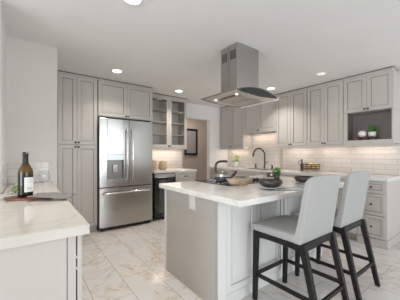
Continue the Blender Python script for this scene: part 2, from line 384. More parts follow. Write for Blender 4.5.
# things inside the glass cabinet
# far base run: wine cooler, drawer cabinet, counter
P = thing('wine_cooler', 'undercounter wine cooler with dark glass door beside the fridge', 'wine cooler', (1.862, 3.965, 0))
m = MB(); t = .02; m.box(0, t, .02, .6, .05, .865).box(.45 - t, .45, .02, .6, .05, .865).box(0, .45, .02, .6, .05, .09).box(0, .45, .02, .6, .83, .865).box(0, .45, .58, .6, .05, .865)
m.build('body', BLACK, P)
MB().box(0, .45, .04, .5, 0, .049).build('toe_kick', BLACK, P)
dd = MB().box(.004, .05, -.025, .018, .08, .79).box(.40, .446, -.025, .018, .08, .79).box(.05, .40, -.025, .018, .08, .13).box(.05, .40, -.025, .018, .745, .79).build('door', BLACK, P, bevel=.002)
MB().box(.048, .402, -.012, -.004, .125, .75).build('glass_pane', PANED, dd)
MB().tube([(.05, -.055, .80), (.40, -.055, .80)], .009).box(.07, .085, -.055, -.02, .793, .807).box(.365, .38, -.055, -.02, .793, .807).build('handle', CHROME, dd)
MB().box(.004, .446, -.025, .018, .792, .862).build('control_panel', STEEL, P, bevel=.002)
for z in (.25, .41, .57):
    m = MB()
    for i in range(6): m.box(.03, .42, .04 + i * .08, .05 + i * .08, z, z + .008)
    m.box(.03, .42, .03, .045, z - .004, z + .02); m.build('rack', BRNW, P)
P = thing('base_cabinet', 'narrow greige base cabinet with one drawer right of the wine cooler', 'cabinet', (2.314, 3.965, 0))
carcass(P, .476, .65, .10, .872)
MB().box(0, .476, .06, .6, 0, .10).build('toe_kick', PAINT, P)
door(P, 'drawer', .004, .472, .71, .868, rail=.034, pull=(.238, .79, .11)); door(P, 'door', .004, .472, .105, .70, knob=(.03, .66))
tag(MB().box(1.85, 2.815, 3.936, 4.605, .875, .915).build('countertop', QUARTZ, bevel=.003), 'short white countertop above the wine cooler', 'countertop')

# ------------------------------------------------------------------ right wall cabinets (rz = -90: local +x runs towards the camera)
def rw(name, label, ya, yb, z0, z1=ZT, n=2, glow=True, kind='cabinet', open_low=None):
    P = thing(name, label, 'cabinet', (4.052, ya, 0), -PI / 2, 'upper cabinets on the right wall')
    W = ya - yb - .001
    if open_low is None: carcass(P, W, .284, z0, z1)
    else: carcass(P, W, .284, open_low, z1)
    zd = z0 if open_low is None else open_low
    xs = [.003 + (W - .006) * i / n for i in range(n + 1)]
    for i in range(n):
        if n == 1: kx = xs[0] + .03
        else: kx = xs[1] - .022 if i == 0 else xs[1] + .022
        door(P, 'door', xs[i], xs[i + 1], zd + .004, z1, knob=(kx, zd + .032))
    crown(P, W, z1)
    return P, W
def rail(P, W, z): MB().box(0, W, -.022, .0, z - .028, z - .001).build('light_rail', PAINT, P, bevel=.003)
def strip(P, W, z): MB().box(.06, W - .06, .18, .21, z - .013, z - .001).build('light_strip', LED, P)
ZB = 1.385
P, W = rw('corner_cabinet', 'plain greige upper cabinet at the far end of the right wall', 4.60, 3.775, ZB); rail(P, W, ZB); strip(P, W, ZB)
P, W = rw('short_cabinet', 'shorter greige upper cabinet above the faucet', 3.774, 2.883, 1.725); rail(P, W, 1.725)
P, W = rw('wall_cabinet', 'tall greige upper cabinet touching the short cabinet above the faucet', 2.882, 2.227, ZB); rail(P, W, ZB); strip(P, W, ZB)
P, W = rw('wall_cabinet', 'tall greige upper cabinet touching the one with the open niche', 2.226, 1.622, ZB); rail(P, W, ZB); strip(P, W, ZB)
P, W = rw('niche_cabinet', 'greige upper cabinet with two small doors over an open niche', 1.621, .981, ZB, open_low=1.87)
m = MB(); m.mi = 0
m.box(0, .055, -.02, .0, ZB - .03, 1.868).box(W - .022, W, -.02, .0, ZB - .03, 1.868).box(.055, W - .022, -.02, .0, ZB - .03, 1.44)
m.box(0, .018, 0, .284, ZB, 1.868).box(W - .018, W, 0, .284, ZB, 1.868).box(.018, W - .018, 0, .284, ZB, 1.44)
m.build('niche_frame', PAINT, P, bevel=.001, seg=1)
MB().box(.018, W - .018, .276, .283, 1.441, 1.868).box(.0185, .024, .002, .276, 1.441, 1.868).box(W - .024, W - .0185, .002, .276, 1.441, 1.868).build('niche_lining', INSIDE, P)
strip(P, W, ZB)

# right base run
def base_unit(name, label, ya, yb, fronts, door_n=0, mould=False):
    P = thing(name, label, 'cabinet', (3.702, ya, 0), -PI / 2, 'base cabinets on the right wall')
    W = ya - yb - .001
    carcass(P, W, .63, .10, .872)
    MB().box(0, W, .0 if mould else .06, .6, 0, .10).build('toe_kick', PAINT, P)
    if mould: MB().box(0, W + .012, -.028, .0, 0, .105).box(W, W + .012, .0, .63, 0, .105).build('base_moulding', PAINT, P, bevel=.003)
    for z0, z1 in fronts: door(P, 'drawer', .004, W - .014, z0, z1, rail=.036, knob=(W / 2, (z0 + z1) / 2))
    if door_n:
        for i in range(door_n):
            xa = .004 + (W - .008) * i / door_n; xb = .004 + (W - .008) * (i + 1) / door_n
            door(P, 'door', xa, xb, .11, .70 if fronts else .865, knob=((xb - .03) if i == 0 else (xa + .03), .66))
    return P
base_unit('drawer_cabinet', 'greige three drawer base cabinet at the near end of the right counter', 1.30, .965, [(.712, .866), (.42, .70), (.115, .41)], mould=True)
base_unit('base_cabinet', 'greige two door base cabinet adjoining the three drawer cabinet', 2.30, 1.301, [(.71, .866)], 2)
base_unit('sink_cabinet', 'greige two door base cabinet under the faucet', 3.78, 2.301, [], 2)
base_unit('base_cabinet', 'greige base cabinet in the far right corner behind the kettle', 4.60, 3.781, [(.71, .866)], 2)
# counter with a sink cut-out (x 3.85..4.2, y 2.9..3.55)
m = MB(); X0, X1, Y0, Y1 = 3.655, 4.337, .945, 4.605; a0, a1, b0, b1 = 3.80, 4.15, 2.88, 3.56
m.box(X0, a0, Y0, Y1, .875, .915).box(a1, X1, Y0, Y1, .875, .915).box(a0, a1, Y0, b0, .875, .915).box(a0, a1, b1, Y1, .875, .915)
tag(m.build('countertop', QUARTZ), 'long white countertop along the right wall', 'countertop')
m = MB().box(a0 + .001, a0 + .008, b0 + .001, b1 - .001, .875, .912).box(a1 - .008, a1 - .001, b0 + .001, b1 - .001, .875, .912).box(a0 + .008, a1 - .008, b0 + .001, b0 + .008, .875, .912).box(a0 + .008, a1 - .008, b1 - .008, b1 - .001, .875, .912).box(a0 + .008, a1 - .008, b0 + .008, b1 - .008, .8735, .876)
tag(m.build('sink', STEEL), 'stainless undermount sink set in the right counter below the faucet', 'sink')

# ------------------------------------------------------------------ fridge
P = thing('refrigerator', 'stainless french door fridge with water dispenser and bottom freezer', 'fridge', (.9045, 3.864, 0))
FW = .896
MB().box(.004, FW - .004, .075, .72, .06, 1.785).build('body', STEELD, P, bevel=.004)
MB().box(.03, FW - .03, .045, .6, .025, .06).box(.04, .10, .05, .12, 0, .025).box(FW - .10, FW - .04, .05, .12, 0, .025).build('base_grille', BLACK, P, bevel=.003)
def bowed(x0, x1, z0, z1, hole=None):
    m = MB(); N = 14
    def yf(x): return .012 * ((x - FW / 2) / (FW / 2)) ** 2 * 1.6
    pts = []
    xs = [x0 + (x1 - x0) * i / N for i in range(N + 1)]
    fr = [(x, yf(x)) for x in xs]
    if hole is None:
        m.prism(fr + [(x1, .07), (x0, .07)], 'z', z0, z1)
    else:
        hx0, hx1, hz0, hz1 = hole
        L = [p for p in fr if p[0] < hx0 - .001] + [(hx0, yf(hx0))]; Rr = [(hx1, yf(hx1))] + [p for p in fr if p[0] > hx1 + .001]
        Mi = [(hx0, yf(hx0))] + [p for p in fr if hx0 + .001 < p[0] < hx1 - .001] + [(hx1, yf(hx1))]
        m.prism(L + [(hx0, .07), (x0, .07)], 'z', z0, z1); m.prism(Rr + [(x1, .07), (hx1, .07)], 'z', z0, z1)
        m.prism(Mi + [(hx1, .07), (hx0, .07)], 'z', z0, hz0); m.prism(Mi + [(hx1, .07), (hx0, .07)], 'z', hz1, z1)
    return m
hole = (.118, .378, .830, 1.235)
SX = .466
D = bowed(.002, SX - .003, .70, 1.797, hole).build('door', STEEL, P, bevel=.004)
m = MB().box(hole[0], hole[1], .008, .016, 1.135, hole[3]); m.build('dispenser_display', DISP, D)
m = MB().box(hole[0], hole[1], .055, .069, hole[2], 1.134).box(hole[0], hole[0] + .006, .01, .055, hole[2], 1.134).box(hole[1] - .006, hole[1], .01, .055, hole[2], 1.134).box(hole[0] + .006, hole[1] - .006, .010, .055, hole[2], hole[2] + .012)
m.build('dispenser_recess', STEELR, D)
MB().box(.21, .285, .03, .045, .92, 1.06).build('dispenser_paddle', STEEL, D, bevel=.004)
D2 = bowed(SX + .003, FW - .002, .70, 1.797).build('door', STEEL, P, bevel=.004)
D3 = bowed(.002, FW - .002, .062, .688).build('freezer_drawer', STEEL, P, bevel=.004)
def vhandle(par, x):
    pts = spline([(x, -.004, .80), (x, -.045, .84), (x, -.058, 1.1), (x, -.058, 1.35), (x, -.045, 1.60), (x, -.004, 1.64)], 5)
    MB().tube(pts, .012).build('handle', CHROME, par)
vhandle(D, SX - .045); vhandle(D2, SX + .045)
MB().tube(spline([(.06, .01, .590), (.10, -.045, .605), (.448, -.065, .612), (.80, -.045, .605), (.84, .01, .590)], 6), .013).build('handle', CHROME, D3)

# ------------------------------------------------------------------ island
P = thing('kitchen_island', 'greige kitchen island with panelled front and white waterless top edge', 'island', (1.18, 1.392, 0))
P['label'] = 'large greige kitchen island body with panelled doors behind the stools'
IW = 1.66; ID = .84
MB().box(.0, IW, .0, ID, 0, .872).build('body', PAINT, P, bevel=.002, seg=1)
MB().box(-.004, .088, -.022, 0, .0, .872).build('corner_post', WHITEP, P, bevel=.003)
MB().box(-.0055, -.0005, -.022, .012, .0, .872).build('edge_strip', GLAZEL, P)
MB().box(-.005, 0, ID - .03, ID + .004, .0, .872).build('edge_strip', TRIMW, P)
MB().box(.088, IW, -.012, 0, .0, .09).build('base_moulding', WHITEP, P, bevel=.004)
x = .088
for k in range(2):
    door(P, 'door', x, x + .36, .10, .862, mats=[WHITEP, GLAZEL]); door(P, 'door', x + .362, x + .72, .10, .862, mats=[WHITEP, GLAZEL])
    if k == 0:
        MB().box(.812, .822, -.004, 0, .09, .87).box(.862, .874, -.004, 0, .09, .87).build('shadow_gap', DARKGAP, P)
        MB().box(.823, .861, -.02, 0, .09, .87).build('stile', WHITEP, P)
    x = .878
# outlet on the end panel
o = MB(); o.mi = 0; o.box(-.008, -.0006, .275, .365, .735, .86); o.mi = 1; o.box(-.0085, -.007, .295, .345, .75, .79); o.box(-.0085, -.007, .295, .345, .80, .84)
o.build('outlet_plate', [TRIMW, TRIMW], P)
tag(MB().box(1.118, 2.86, 1.076, 2.255, .8725, .9145).build('countertop', QUARTZ, bevel=.003), 'white veined quartz slab on top of the kitchen island', 'countertop')

# ------------------------------------------------------------------ left peninsula
P = thing('peninsula_cabinet', 'greige base cabinet under the counter with the wine bottle', 'cabinet', (-1.0, 1.145, 0))
MB().box(.0, 1.172, .0, 1.20, .0, .872).box(.88, 1.172, 1.20, 1.99, .0, .872).build('body', PAINT, P, bevel=.001, seg=1)
MB().box(.0, 1.135, -.010, 0, .0, .871).build('end_panel', PAINT, P)
MB().box(1.139, 1.170, -.008, 0, .0, .871).build('stile', PAINT, P)
d = MB().box(1.176, 1.194, -.006, .60, .10, .868).build('door', PAINT, P, bevel=.001, seg=1)
d = MB().box(1.176, 1.194, .603, 1.20, .10, .868).build('door', PAINT, P, bevel=.001, seg=1)
d = MB().box(1.176, 1.194, 1.203, 1.98, .10, .868).build('door', PAINT, P, bevel=.001, seg=1)
MB().box(1.1725, 1.1755, .01, 1.98, .0, .87).build('shadow_gap', DARKGAP, P)
for z in (.72, .77):
    MB().box(1.1725, 1.1758, -.004, .008, z, z + .012).build('hinge', CHROME, P)
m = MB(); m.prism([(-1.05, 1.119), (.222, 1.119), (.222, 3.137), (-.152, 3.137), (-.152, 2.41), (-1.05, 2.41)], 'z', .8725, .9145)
tag(m.build('countertop', QUARTZDIM, bevel=.003), 'quartz countertop carrying the wine bottle at the left', 'countertop')

# ------------------------------------------------------------------ hood
P = thing('range_hood', 'stainless island range hood with curved glass canopy hanging from the ceiling', 'range hood', (1.995, 1.935, 1.88))
m = MB(); m.box(-.175, .175, -.145, .125, .03, H_CEIL - 1.88 - .001); CH = m.build('chimney', STEELH, P, bevel=.002)
MB().box(-.177, -.1752, -.012, -.008, .10, .56).build('seam', DARKGAP, CH)
def slots(y0, y1):
    m = MB()
    for i in range(6):
        z = .40 + i * .017
        for j in range(2):
            w2 = (y1 - y0 - .006) / 2; m.box(-.178, -.1752, y0 + j * (w2 + .006), y0 + j * (w2 + .006) + w2, z, z + .010)
    return m.build('vent_slots', DARKGAP, CH)
slots(.015, .100); slots(-.12, -.03)
NX = 24; HX = .335; HY = .297
def arc(u, lift, base): return base + lift * (1 - u * u)
top = [(-HX + 2 * HX * i / NX, arc(-1 + 2 * i / NX, .060, .0)) for i in range(NX + 1)]
low = [(p[0], p[1] - .009) for p in top][::-1]
m = MB(); m.prism(top + low, 'y', -HY, HY); m.build('glass_canopy', [steel('smoked_canopy_top', (.42, .40, .38), .18)], P)
# black lens-shaped end faces between the arched sheet and the bellied pan
def lens(y0, y1):
    a = [(-HX + .008 + (2 * HX - .016) * i / NX, arc(-1 + 2 * i / NX, .052, -.004)) for i in range(NX + 1)]
    b = [(-HX + .008 + (2 * HX - .016) * i / NX, arc(-1 + 2 * i / NX, -.022, -.006)) for i in range(1, NX)][::-1]
    return MB().prism(a + b, 'y', y0, y1)
lens(-HY + .004, -HY + .02).build('end_glass', BLKGL, P); lens(HY - .02, HY - .004).build('end_glass', BLKGL, P)
b = [(-HX + .012 + (2 * HX - .024) * i / NX, arc(-1 + 2 * i / NX, -.022, -.004)) for i in range(NX + 1)]
m = MB(); m.prism(b + [(p[0], p[1] + .006) for p in b][::-1], 'y', -HY + .02, HY - .02); PAN = m.build('underside_pan', steel('pan_stainless', (.72, .71, .69), .42), P)
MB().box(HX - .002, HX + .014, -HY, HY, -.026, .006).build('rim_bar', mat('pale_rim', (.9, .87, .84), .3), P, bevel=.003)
MB().box(-HX - .006, -HX + .004, -HY, HY, -.008, .004).build('rim_bar', STEELH, P, bevel=.002)
for i in (-1, 1):
    MB().box(-.20 if i < 0 else .01, -.01 if i < 0 else .20, -.16, .16, -.0335, -.027).build('filter', steel('mesh_filter', (.5, .48, .46), .35), P)
for sx in (-.215,):
    for sy in (-.17,.17):
        MB().lathe([(.015, -.003), (.018, 0), (.018, .006), (.0, .006)], 20, (sx, sy, -.022)).build('hood_lamp', HLAMP, P)

# ------------------------------------------------------------------ ceiling downlights
def downlight(x, y, lens_m, label, power):
    P = thing('recessed_light', label, 'ceiling light', (x, y, H_CEIL), 0, 'recessed ceiling lights')
    MB().lathe([(.062, -.004), (.080, -.006), (.086, -.003), (.087, 0), (.062, 0)], 32, cap=False).build('trim_ring', TRIMW, P)
    MB().lathe([(0, -.0035), (.062, -.0035), (.062, -.0005), (0, -.0005)], 32, cap=False).build('lens', lens_m, P)
    if power:
        l = bpy.data.lights.new('downlight_lamp', 'AREA'); l.shape = 'DISK'; l.size = .12; l.energy = power; l.color = (1, .93, .87); l.spread = math.radians(115)
        o = bpy.data.objects.new('downlight_lamp', l); COL.objects.link(o); o.parent = P; o.location = (0, 0, -.012)
downlight(.664, 1.80, LAMP, 'lit recessed light nearest the camera at the top edge of the photo', 9)
downlight(1.056, 3.487, LAMP, 'lit recessed light in the ceiling in front of the fridge', 5)
downlight(2.339, 3.864, LAMP, 'lit recessed light in the ceiling before the glass door cabinet', 6.5)
downlight(3.609, 2.689, LAMP, 'lit recessed light in the ceiling right beside the range hood', 7)
downlight(3.565, 1.747, LAMPD, 'dim recessed light in the ceiling before the niche cabinet', 1)
P = thing('ceiling_vent', 'small pale vent in the ceiling at the top left of the photo', 'vent', (.03, 1.73, H_CEIL))
MB().box(-.05, .05, -.12, .12, -.006, -.0005).build('frame', TRIMW, P, bevel=.002)
for i in range(5): MB().box(-.038 + i * .016, -.030 + i * .016, -.105, .105, -.009, -.006).build('slat', WALL, P)
# under-cabinet lamps
def uc(x, y, z, L, p):
    p = p * .40
    area('undercabinet_lamp', (x, y, z), (0, 0, 0), .03, L, p, (1, .80, .66))
uc(4.21, 4.19, ZB - .02, .6, 3.6); uc(4.21, 3.33, 1.70, .75, 5.0); uc(4.21, 2.55, ZB - .02, .5, 2.2); uc(4.21, 1.93, ZB - .02, .45, 2.2); uc(4.21, 1.30, ZB - .02, .5, 2.2)
o = area('undercabinet_lamp', (2.34, 4.46, 1.34), (0, 0, 0), .8, .03, 2.6, (1, .80, .66))
area('hall_lamp', (3.7, 5.2, H_CEIL - .02), (0, 0, 0), .3, .3, 13, (1, .85, .75))

# ------------------------------------------------------------------ stools
def make_stool(label, x, y, rz=0):
    P = thing('bar_stool', label, 'stool', (x, y, 0), rz, 'bar stools at the island')
    m = MB(); hw = .240
    # seat: rounded, gently domed cushion
    n = 10; pts = []
    m2 = MB()
    nx, ny = 12, 10; y0, y1 = -.13, .290
    def zz(i, j):
        u = -1 + 2 * i / nx; v = -1 + 2 * j / ny
        return .645 + .022 * (1 - abs(u) ** 3) * (1 - max(0, v) ** 4)
    G = [[m2._v((-hw + 2 * hw * i / nx, y0 + (y1 - y0) * j / ny, zz(i, j))) for j in range(ny + 1)] for i in range(nx + 1)]
    Bt = [[m2._v((-hw + 2 * hw * i / nx, y0 + (y1 - y0) * j / ny, .590)) for j in range(ny + 1)] for i in range(nx + 1)]
    for i in range(nx):
        for j in range(ny):
            m2._f([G[i][j], G[i + 1][j], G[i + 1][j + 1], G[i][j + 1]], True); m2._f([Bt[i][j], Bt[i][j + 1], Bt[i + 1][j + 1], Bt[i + 1][j]])
    for i in range(nx):
        for j in (0, ny): m2._f([G[i][j], G[i + 1][j], Bt[i + 1][j], Bt[i][j]])
    for j in range(ny):
        for i in (0, nx): m2._f([G[i][j], G[i][j + 1], Bt[i][j + 1], Bt[i][j]])
    m2.build('seat', FAB, P, bevel=.014, seg=3)
    # backrest: leaning slab, rounded top corners, slightly bowed
    m = MB(); nx, nz = 14, 14; F = []; Bk = []
    for i in range(nx + 1):
        u = -1 + 2 * i / nx; fr = []; bk = []
        for k in range(nz + 1):
            t = k / nz; z = .588 + (1.072 - .588) * t
            wdt = hw * (1 - .03 * t)
            if t > .9: wdt -= .022 * ((t - .9) / .1) ** 2
            topdrop = .012 * abs(u) ** 4 * (t ** 6)
            yr = -.150 - .072 * t - .012 * (1 - u * u) * t * (1 - .3 * t)
            th = .050 - .010 * t
            if t > .93: th -= .012 * ((t - .93) / .07) ** 2
            bk.append(m._v((wdt * u, yr, z - topdrop))); fr.append(m._v((wdt * u, yr + th + .012 * (1 - t) ** 3, z - topdrop)))
        F.append(fr); Bk.append(bk)
    for i in range(nx):
        for k in range(nz):
            m._f([F[i][k], F[i + 1][k], F[i + 1][k + 1], F[i][k + 1]], True); m._f([Bk[i][k], Bk[i][k + 1], Bk[i + 1][k + 1], Bk[i + 1][k]], True)
        for k in (0, nz): m._f([F[i][k], F[i + 1][k], Bk[i + 1][k], Bk[i][k]])
    for k in range(nz):
        for i in (0, nx): m._f([F[i][k], F[i][k + 1], Bk[i][k + 1], Bk[i][k]])
    m.build('backrest', FAB, P, bevel=.010, seg=3)
    # frame: arched aprons
    f = MB(); zb, zt = .530, .592
    def arch(a, b):
        N = 10; o = [(a, zt), (b, zt)]
        for i in range(N + 1):
            t = i / N; o.append((b + (a - b) * t, zb + .020 * (1 - (2 * t - 1) ** 4) - .004))
        return o
    f.prism(arch(-.16, .26), 'x', -.232, -.208); f.prism(arch(-.16, .26), 'x', .208, .232)
    f.prism(arch(-.215, .215), 'y', .250, .274); f.prism(arch(-.215, .215), 'y', -.165, -.141)
    f.build('seat_frame', LEGW, P, bevel=.002, seg=1)
    L = .020
    for s in (-1, 1):
        cx = s * .214
        m = MB(); m.hexa([(cx - L * .85, .258, 0), (cx + L * .85, .258, 0), (cx + L * .85, .292, 0), (cx - L * .85, .292, 0)],
                         [(cx - L, .238, .590), (cx + L, .238, .590), (cx + L, .280, .590), (cx - L, .280, .590)])
        m.build('leg', LEGW, P, bevel=.003)
        m = MB(); m.hexa([(cx - L * .85, -.300, 0), (cx + L * .85, -.300, 0), (cx + L * .85, -.264, 0), (cx - L * .85, -.264, 0)],
                         [(cx - L, -.176, .592), (cx + L, -.176, .592), (cx + L, -.128, .592), (cx - L, -.128, .592)])
        m.build('leg', LEGW, P, bevel=.003)
        m = MB(); m.box(s * .214 - .009, s * .214 + .009, -.235, .262, .205, .235); m.build('stretcher', LEGW, P, bevel=.002)
    MB().box(-.20, .20, .258, .276, .205, .235).build('stretcher', LEGW, P, bevel=.002)
    MB().box(-.20, .20, -.252, -.234, .185, .215).build('stretcher', LEGW, P, bevel=.002)
    return P
make_stool('grey upholstered stool with black legs, the nearer one to the left counter', 1.752, 1.033)
make_stool('grey upholstered stool with black legs, the one nearer the drawer cabinet', 2.392, 1.033)

# ------------------------------------------------------------------ left counter things
ZC = .9145
m = MB(); out = []
for t in range(28):
    a = 2 * PI * t / 28; out.append((.155 * math.copysign(abs(math.cos(a)) ** .8, math.cos(a)), .085 * math.copysign(abs(math.sin(a)) ** 1.3, math.sin(a))))
P = thing('serving_board', 'reddish wooden board with pointed ends under the wine bottle', 'board', (.012, 2.02, ZC), math.radians(-28))
m.prism([(p[0] * .9, p[1] * .9) for p in out], 'z', 0, .006); m2 = MB(); m2.prism(out, 'z', .006, .014); m2.build('board', REDW, P, bevel=.003)
m.build('foot', REDW, P)
P = thing('wine_bottle', 'dark wine bottle with a white label and black capsule', 'bottle', (-.006, 2.045, ZC + .0145))
P.scale = (1.13, 1.13, 1.0)
m = MB(); m.lathe([(0, .004), (.030, 0), (.0385, .004), (.0395, .02), (.0395, .165), (.036, .190), (.024, .215), (.0155, .235), (.014, .26), (.014, .305), (0, .305)], 40); m.build('bottle', WINE, P)
rz_ = nd(WINE, 'ShaderNodeTexCoord'); sz_ = nd(WINE, 'ShaderNodeSeparateXYZ'); lk(WINE, rz_.outputs['Object'], sz_.inputs[0])
lk(WINE, ramp(WINE, sz_.outputs[2], [(.150, (.010, .007, .003)), (.185, (.11, .06, .012)), (.215, (.07, .038, .008)), (.24, (.008, .006, .003))]), bsdf(WINE).inputs['Base Color'])
m = MB(); m.lathe([(.0150, .236), (.0152, .238), (.0148, .285), (.0165, .287), (.0165, .298), (.0148, .300), (.0148, .309), (0, .310)], 28, cap=False); m.build('capsule', FOIL, P)
def curved(m, r, a0, a1, z0, z1, n=14):
    for i in range(n):
        p, q = a0 + (a1 - a0) * i / n, a0 + (a1 - a0) * (i + 1) / n
        o = [(r * math.cos(p), r * math.sin(p)), (r * math.cos(q), r * math.sin(q))]; k = (r - .0006) / r
        m.prism(o + [(o[1][0] * k, o[1][1] * k), (o[0][0] * k, o[0][1] * k)], 'z', z0, z1)
m = MB(); curved(m, .0402, math.radians(-98), math.radians(5), .035, .135); LB = m.build('label', LABEL, P)
m = MB()
for z, a, b in ((.118, -70, -25), (.104, -78, -30), (.100, -60, -45), (.062, -80, -20), (.055, -72, -38)): curved(m, .0408, math.radians(a), math.radians(b), z, z + .003, 8)
m.build('printed_lines', INK, LB)
def wine_glass(loc, label, s=1.):
    m = MB(); pr = [(0, 0), (.033, .001), (.034, .003), (.010, .008), (.004, .015), (.0035, .075), (.008, .085), (.026, .100), (.036, .125), (.036, .150), (.030, .180),
                    (.0285, .180), (.0345, .150), (.0345, .126), (.025, .103), (0, .092)]
    m.lathe([(r * s, z * s) for r, z in pr], 32, cap=False); o = m.build('wine_glass', GLASS, loc=loc)
    return tag(o, label, 'glass', 'wine glasses')
wine_glass((.100, 2.085, ZC + .001), 'clear stemmed wine glass right of the wine bottle', 1.05)
# folded napkin draped over the board's right end
def cloth(name, label, loc, rz, sx, sy, amp, mt, cat='napkin', group=None, edge=None, seed=0):
    m = MB(); nx, ny = 16, 12; G = []
    for i in range(nx + 1):
        r = []
        for j in range(ny + 1):
            x = -sx / 2 + sx * i / nx; y = -sy / 2 + sy * j / ny
            z = amp * (.5 + .5 * noise.noise(Vector((x * 14 + seed, y * 22, seed)))) + .003
            if edge: z += edge(x / sx, y / sy)
            r.append(m._v((x + .006 * math.sin(y * 40 + seed), y + .005 * math.sin(x * 50 + seed), z)))
        G.append(r)
    for i in range(nx):
        for j in range(ny): m._f([G[i][j], G[i + 1][j], G[i + 1][j + 1], G[i][j + 1]], True)
    o = m.build(name, mt, loc=loc, rz=rz); s_ = o.modifiers.new('solid', 'SOLIDIFY'); s_.thickness = .003; s_.offset = 1
    return tag(o, label, cat, group)
cloth('linen_napkin', 'dark grey linen napkin draped beside the wine bottle', (.150, 1.925, ZC), math.radians(-30), .23, .185, .022, NAPK, edge=lambda u, v: .022 * max(0, .35 - u) , seed=3)
# small sprig behind the bottle
def leafy(par, mt, n, R, Hh, ls, seed, base=(0, 0, 0), lname='foliage', broad=.45):
    rnd = random.Random(seed); m = MB()
    for i in range(n):
        a = rnd.uniform(0, 2 * PI); rr = R * math.sqrt(rnd.random()); z = Hh * (rnd.random() * .9 + .1) * (1 - .4 * (rr / R) ** 2)
        c = Vector((base[0] + rr * math.cos(a), base[1] + rr * math.sin(a), base[2] + z))
        d = Vector((math.cos(a) * (.4 + rr / R), math.sin(a) * (.4 + rr / R), rnd.uniform(.1, 1.1))).normalized()
        sd = d.cross(Vector((rnd.uniform(-1, 1), rnd.uniform(-1, 1), 1))).normalized(); nrm = d.cross(sd)
        L = ls * rnd.uniform(.7, 1.2); wv = L * broad
        p0 = c - d * L / 2; p1 = c + d * L / 2
        vs = [m._v(p0), m._v(c + sd * wv / 2 - d * L * .1 + nrm * L * .06), m._v(p1), m._v(c - sd * wv / 2 - d * L * .1 + nrm * L * .06)]
        mid = m._v(c - nrm * L * .04)
        for k in range(4): m._f([vs[k], vs[(k + 1) % 4], mid], True)
    for i in range(6):
        a = 2 * PI * i / 6; m.tube([base, (base[0] + R * .4 * math.cos(a), base[1] + R * .4 * math.sin(a), base[2] + Hh * .6)], .0012, 5)
    return m.build(lname, mt, par)
P = thing('potted_herb', 'small pale green sprig in a tiny cup behind the wine bottle', 'plant', (-.062, 2.13, ZC))
MB().lathe([(.016, 0), (.021, .03), (.019, .03), (.015, .004), (0, .004)], 24).build('cup', GLASS, P)
leafy(P, LEAFP, 60, .03, .075, .026, 5, (0, 0, .025))

# ------------------------------------------------------------------ island things
P = thing('cooktop', 'black glass cooktop set in the island under the range hood', 'cooktop', (1.96, 1.93, ZC))
MB().box(-.40, .33, -.275, .29, .0, .007).build('glass_plate', BLKGL, P, bevel=.002)
for bx, by in ((-.20, .12), (-.20, -.11), (.02, .0), (.22, .12), (.22, -.11)):
    g = MB(); g.lathe([(.0, .007), (.045, .007), (.048, .014), (.03, .020), (0, .020)], 24, (bx, by, 0)); b_ = g.build('burner', BLACK, P)
    g = MB()
    for k in range(2):
        a = k * PI / 2 + PI / 4; c, s = math.cos(a), math.sin(a)
        g.tube([(bx + .09 * c, by + .09 * s, .008), (bx + .085 * c, by + .085 * s, .026), (bx - .085 * c, by - .085 * s, .026), (bx - .09 * c, by - .09 * s, .008)], .004, 6)
    g.build('grate', BLACK, b_)
for k in range(4): MB().lathe([(.014, .007), (.013, .024), (0, .025)], 16, (-.30, -.12 + k * .08, 0)).build('knob', CHROME, P)
# kettle
P = thing('kettle', 'blue black enamel kettle with a bronze hooped handle on the cooktop', 'kettle', (1.640, 1.815, ZC + .0285), math.radians(-37))
P.scale = (1.12,) * 3
MB().lathe([(0, 0), (.066, 0), (.080, .010), (.087, .030), (.086, .045), (0, .045)], 40).build('body', KETT, P)
MB().lathe([(.0865, .0455), (.083, .057), (.066, .077), (.045, .084), (.040, .086), (0, .086)], 40).build('shoulder', STEELH, P)
MB().lathe([(.043, .086), (.036, .094), (.010, .100), (.006, .108), (.012, .116), (.010, .124), (0, .127)], 28).build('lid', STEELH, P)
MB().tube(spline([(.07, 0, .045), (.098, 0, .065), (.118, 0, .095)], 6), .012, radii=[.018, .017, .016, .015, .014, .013, .0125, .012, .0115, .011, .0105, .010, .010]).build('spout', BRONZE, P)
MB().tube(spline([(-.062, 0, .072), (-.074, 0, .105), (-.070, 0, .158), (-.045, 0, .180), (.0, 0, .187), (.035, 0, .184)], 6), .0105).build('handle', BRONZE, P)
# pale wooden dough bowl
P = thing('dough_bowl', 'long pale wooden dough bowl beside the kettle on the island', 'bowl', (1.640, 1.590, ZC + .0075), math.radians(-34))
pr = [(0, .0), (.5, .0), (.82, .022), (1.0, .055), (.93, .056), (.76, .028), (.45, .012), (0, .012)]
m = MB(); m.lathe([(r * .128, z * 1.2) for r, z in pr], 40, (0, 0, 0), 1, .50, cap=False); m.build('bowl', DOUGH, P)
# place settings
def bowl(mt, loc, label, k=1.):
    m = MB(); m.lathe([(0, .0), (.030 * k, .0), (.036 * k, .003), (.062 * k, .018), (.0745 * k, .042), (.0735 * k, .066), (.0710 * k, .067), (.0705 * k, .044), (.058 * k, .024), (.028 * k, .010), (0, .009)], 36, cap=False)
    return tag(m.build('bowl', mt, loc=loc), label, 'bowl', 'dark bowls of the place settings')
def plate(loc, label, R, mt, name='plate', k=1.):
    m = MB(); m.lathe([(0, 0), (R * .6, 0), (R * .66, .003), (R, .016), (R * .985, .0175), (R * .64, .0065), (0, .0045)], 44, cap=False)
    return tag(m.build(name, mt, loc=loc), label, 'plate', 'plates of the place settings')
pc = (1.745, 1.305)
cloth('linen_napkin', 'pale grey napkin under the nearer plate, hanging to the island edge', (1.84, 1.205, ZC), math.radians(-35), .26, .15, .002, NAPL, seed=9)
plate((*pc, ZC + .0075), 'round pale grey plate carrying the nearer dark bowl', .128, PLATE)
bowl(STONE, (pc[0], pc[1], ZC + .0127), 'dark glazed bowl on the nearer plate, in front of the small green plant', 1.4)
pc2 = (2.36, 1.33)
plate((*pc2, ZC + .0005), 'round pale grey plate at the farther seat, partly behind the near stool', .128, PLATE)
